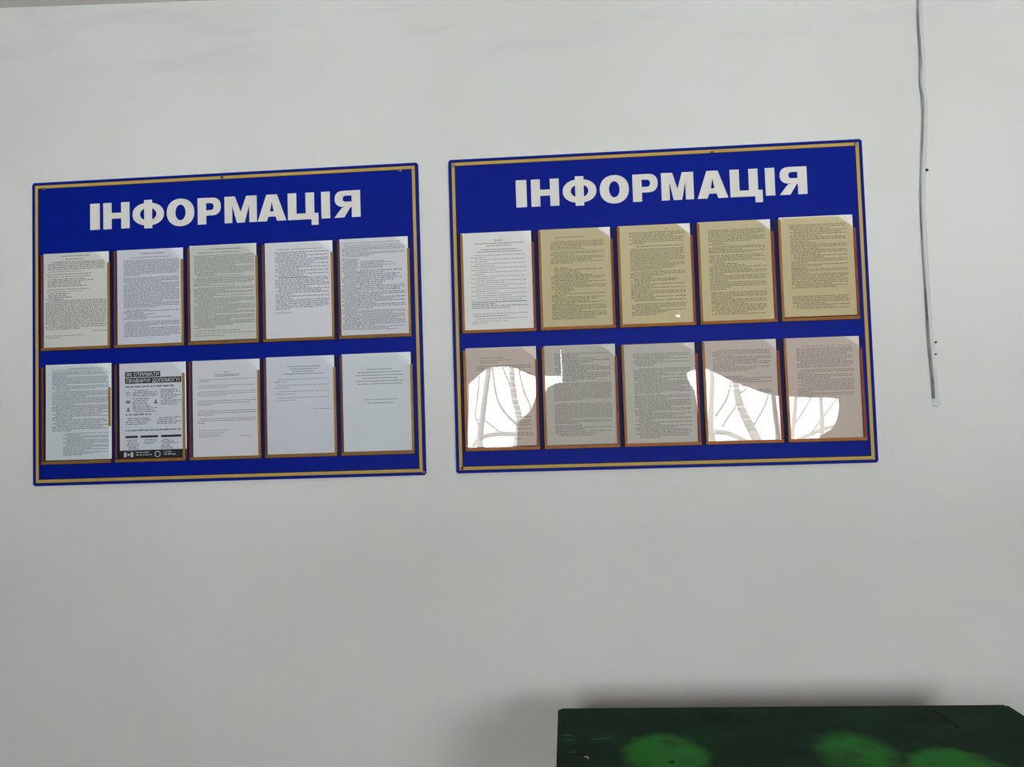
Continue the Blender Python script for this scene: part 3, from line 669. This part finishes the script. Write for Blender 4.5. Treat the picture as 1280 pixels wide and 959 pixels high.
def side_cloth(pts, label):
    """added gathered side drape, masks light: outline in x, z with folds"""
    pts = [at_curtain(p) for p in pts]; v = []; f = []; n = 24
    for (xl, xr, z) in [(pts[i][0], pts[-1 - i][0], pts[i][1]) for i in range(len(pts) // 2)]:
        for j in range(n + 1):
            t = j / n; v.append((xl + (xr - xl) * t, YC + .05 + .012 * math.sin(t * 2 * math.pi * 5), z))
    for i in range(len(pts) // 2 - 1):
        for j in range(n):
            a = i * (n + 1) + j; f.append((a, a + 1, a + n + 2, a + n + 1))
    o = mesh_obj('masking_drape', v, f, M['curtain'], None, True); o.modifiers.new('thickness', 'SOLIDIFY').thickness = .002
    return tag(o, label, 'curtain', 'added curtains on the window wall')
def drape(rows, label): return side_cloth([(a, z) for a, b, z in rows] + [(b, z) for a, b, z in reversed(rows)], label)
drape([(.435, .46, 2.575), (.432, .46, 2.06), (.30, .46, 2.045), (.245, .46, 2.02), (.157, .46, 1.824), (.032, .46, 1.726), (.012, .46, 1.55), (.02, .46, 1.0)], 'added gathered beige side drape, masking light on the window that faces the information boards')
drape([(2.86, 2.92, 2.575), (2.83, 2.92, 1.80), (2.68, 2.92, 1.76), (2.65, 2.92, 1.66), (2.60, 2.92, 1.59), (2.50, 2.92, 1.54), (2.40, 2.92, 1.44), (2.34, 2.92, 1.0)], 'added gathered beige side drape, masking light on the window opposite the wall cable')
drape([(1.38, 1.44, 2.575), (1.38, 1.44, 2.345), (1.38, 1.51, 2.33), (1.38, 1.515, 2.15), (1.38, 1.47, 2.10), (1.38, 1.48, 2.04), (1.38, 1.535, 1.95), (1.38, 1.545, 1.8), (1.38, 1.54, 1.5), (1.38, 1.52, 1.0)], 'added narrow beige side drape, masking light at the pier edge of the window opposite the wall cable')
for (x0, x1, _, _), lab in zip(WIN, ('added thin curtain rod over the window that faces the information boards', 'added thin curtain rod over the window opposite the wall cable')):
    bm = bmesh.new(); tube(bm, [(-.78, 0, 0), (.78, 0, 0)], .009, 10)
    o = bm_obj('added_curtain_rod', bm, M['metal'], None, True); o.location = ((x0 + x1) / 2, YC, 2.572); tag(o, lab, 'curtain rod', 'added curtain rods')
    for s in (-1, 1): box_obj('bracket', (s * .70 - .01, s * .70 + .01, YB - YC, .0, -.012, .012), M['metal'], o)

# ------------------------------------------------------------------ bare trees outside
def tree(base, branches, label):
    bm = bmesh.new()
    for pts, r0, r1 in branches:
        sp_ = smooth_path([(x - base[0], y - base[1], z - base[2]) for x, y, z in pts], 5)
        tube(bm, sp_, [r0 + (r1 - r0) * i / (len(sp_) - 1) for i in range(len(sp_))], 8)
    o = bm_obj('bare_tree', bm, M['bark'], None, True); o.location = base
    return tag(o, label, 'tree', 'bare trees outside the windows')
YT = -9.0
def br(pts): return [(x, YT, z) for x, z in pts]
tree((-.55, YT, -.6), [(br([(-.55, -.6), (-.56, .6), (-.60, 1.2)]), .11, .09),
    (br([(-.60, 1.15), (-.80, 1.6), (-.819, 1.816), (-.748, 2.378), (-.669, 2.818), (-.62, 3.4)]), .055, .035),
    (br([(-.60, 1.15), (-.30, 1.6), (-.205, 1.988), (-.273, 2.362), (-.306, 2.805), (-.32, 3.4)]), .06, .035),
    (br([(-.252, 1.933), (-.525, 2.257), (-.613, 2.771), (-.64, 3.2)]), .018, .012), (br([(-.243, 2.248), (-.347, 2.557), (-.453, 2.81), (-.5, 3.1)]), .016, .010),
    (br([(-.205, 1.95), (-.02, 2.162), (-.102, 2.412), (-.183, 2.755), (-.2, 3.1)]), .018, .010), (br([(-.935, 1.673), (-.797, 1.781), (-.514, 1.818), (-.211, 1.797)]), .024, .03),
    (br([(-.757, 2.016), (-.514, 1.829)]), .012, .014), (br([(-.81, 1.9), (-.902, 2.1), (-.86, 2.438), (-.818, 2.755)]), .016, .010)],
    'bare grey tree outside the window that faces the information boards')
tree((3.2, YT, -.6), [(br([(3.2, -.6), (3.22, .4), (3.16, 1.2)]), .13, .10),
    (br([(3.16, 1.15), (3.04, 1.612), (2.904, 1.891), (2.799, 2.17), (2.761, 2.471), (2.74, 3.1)]), .075, .04), (br([(3.0, 1.5), (2.5, 1.5), (2.393, 1.664), (2.366, 1.996), (2.393, 2.551), (2.40, 3.0)]), .05, .03),
    (br([(3.02, 1.6), (2.9, 1.616), (2.635, 1.734), (2.366, 1.775)]), .035, .03), (br([(2.43, 1.972), (2.606, 2.21), (2.696, 2.474)]), .018, .012), (br([(2.531, 1.825), (2.765, 2.127)]), .014, .016),
    (br([(2.94, 1.82), (3.033, 1.865), (3.247, 2.211), (3.35, 2.6)]), .018, .012), (br([(2.78, 2.25), (2.839, 2.291), (2.953, 2.398), (3.05, 2.7)]), .018, .012),
    (br([(3.18, 1.2), (3.42, 1.4), (3.463, 1.654), (3.518, 2.224), (3.53, 2.7)]), .045, .02), (br([(3.42, 1.4), (3.8, 1.5), (3.893, 1.674), (3.903, 2.189), (3.9, 2.6)]), .04, .022),
    (br([(3.45, 1.58), (3.547, 1.63), (3.799, 1.72), (4.06, 1.789)]), .03, .02), (br([(3.49, 1.83), (3.741, 2.172), (3.85, 2.5)]), .016, .01), (br([(3.736, 1.71), (4.114, 2.127), (4.25, 2.4)]), .016, .01)],
    'bare grey tree outside the window opposite the wall cable')
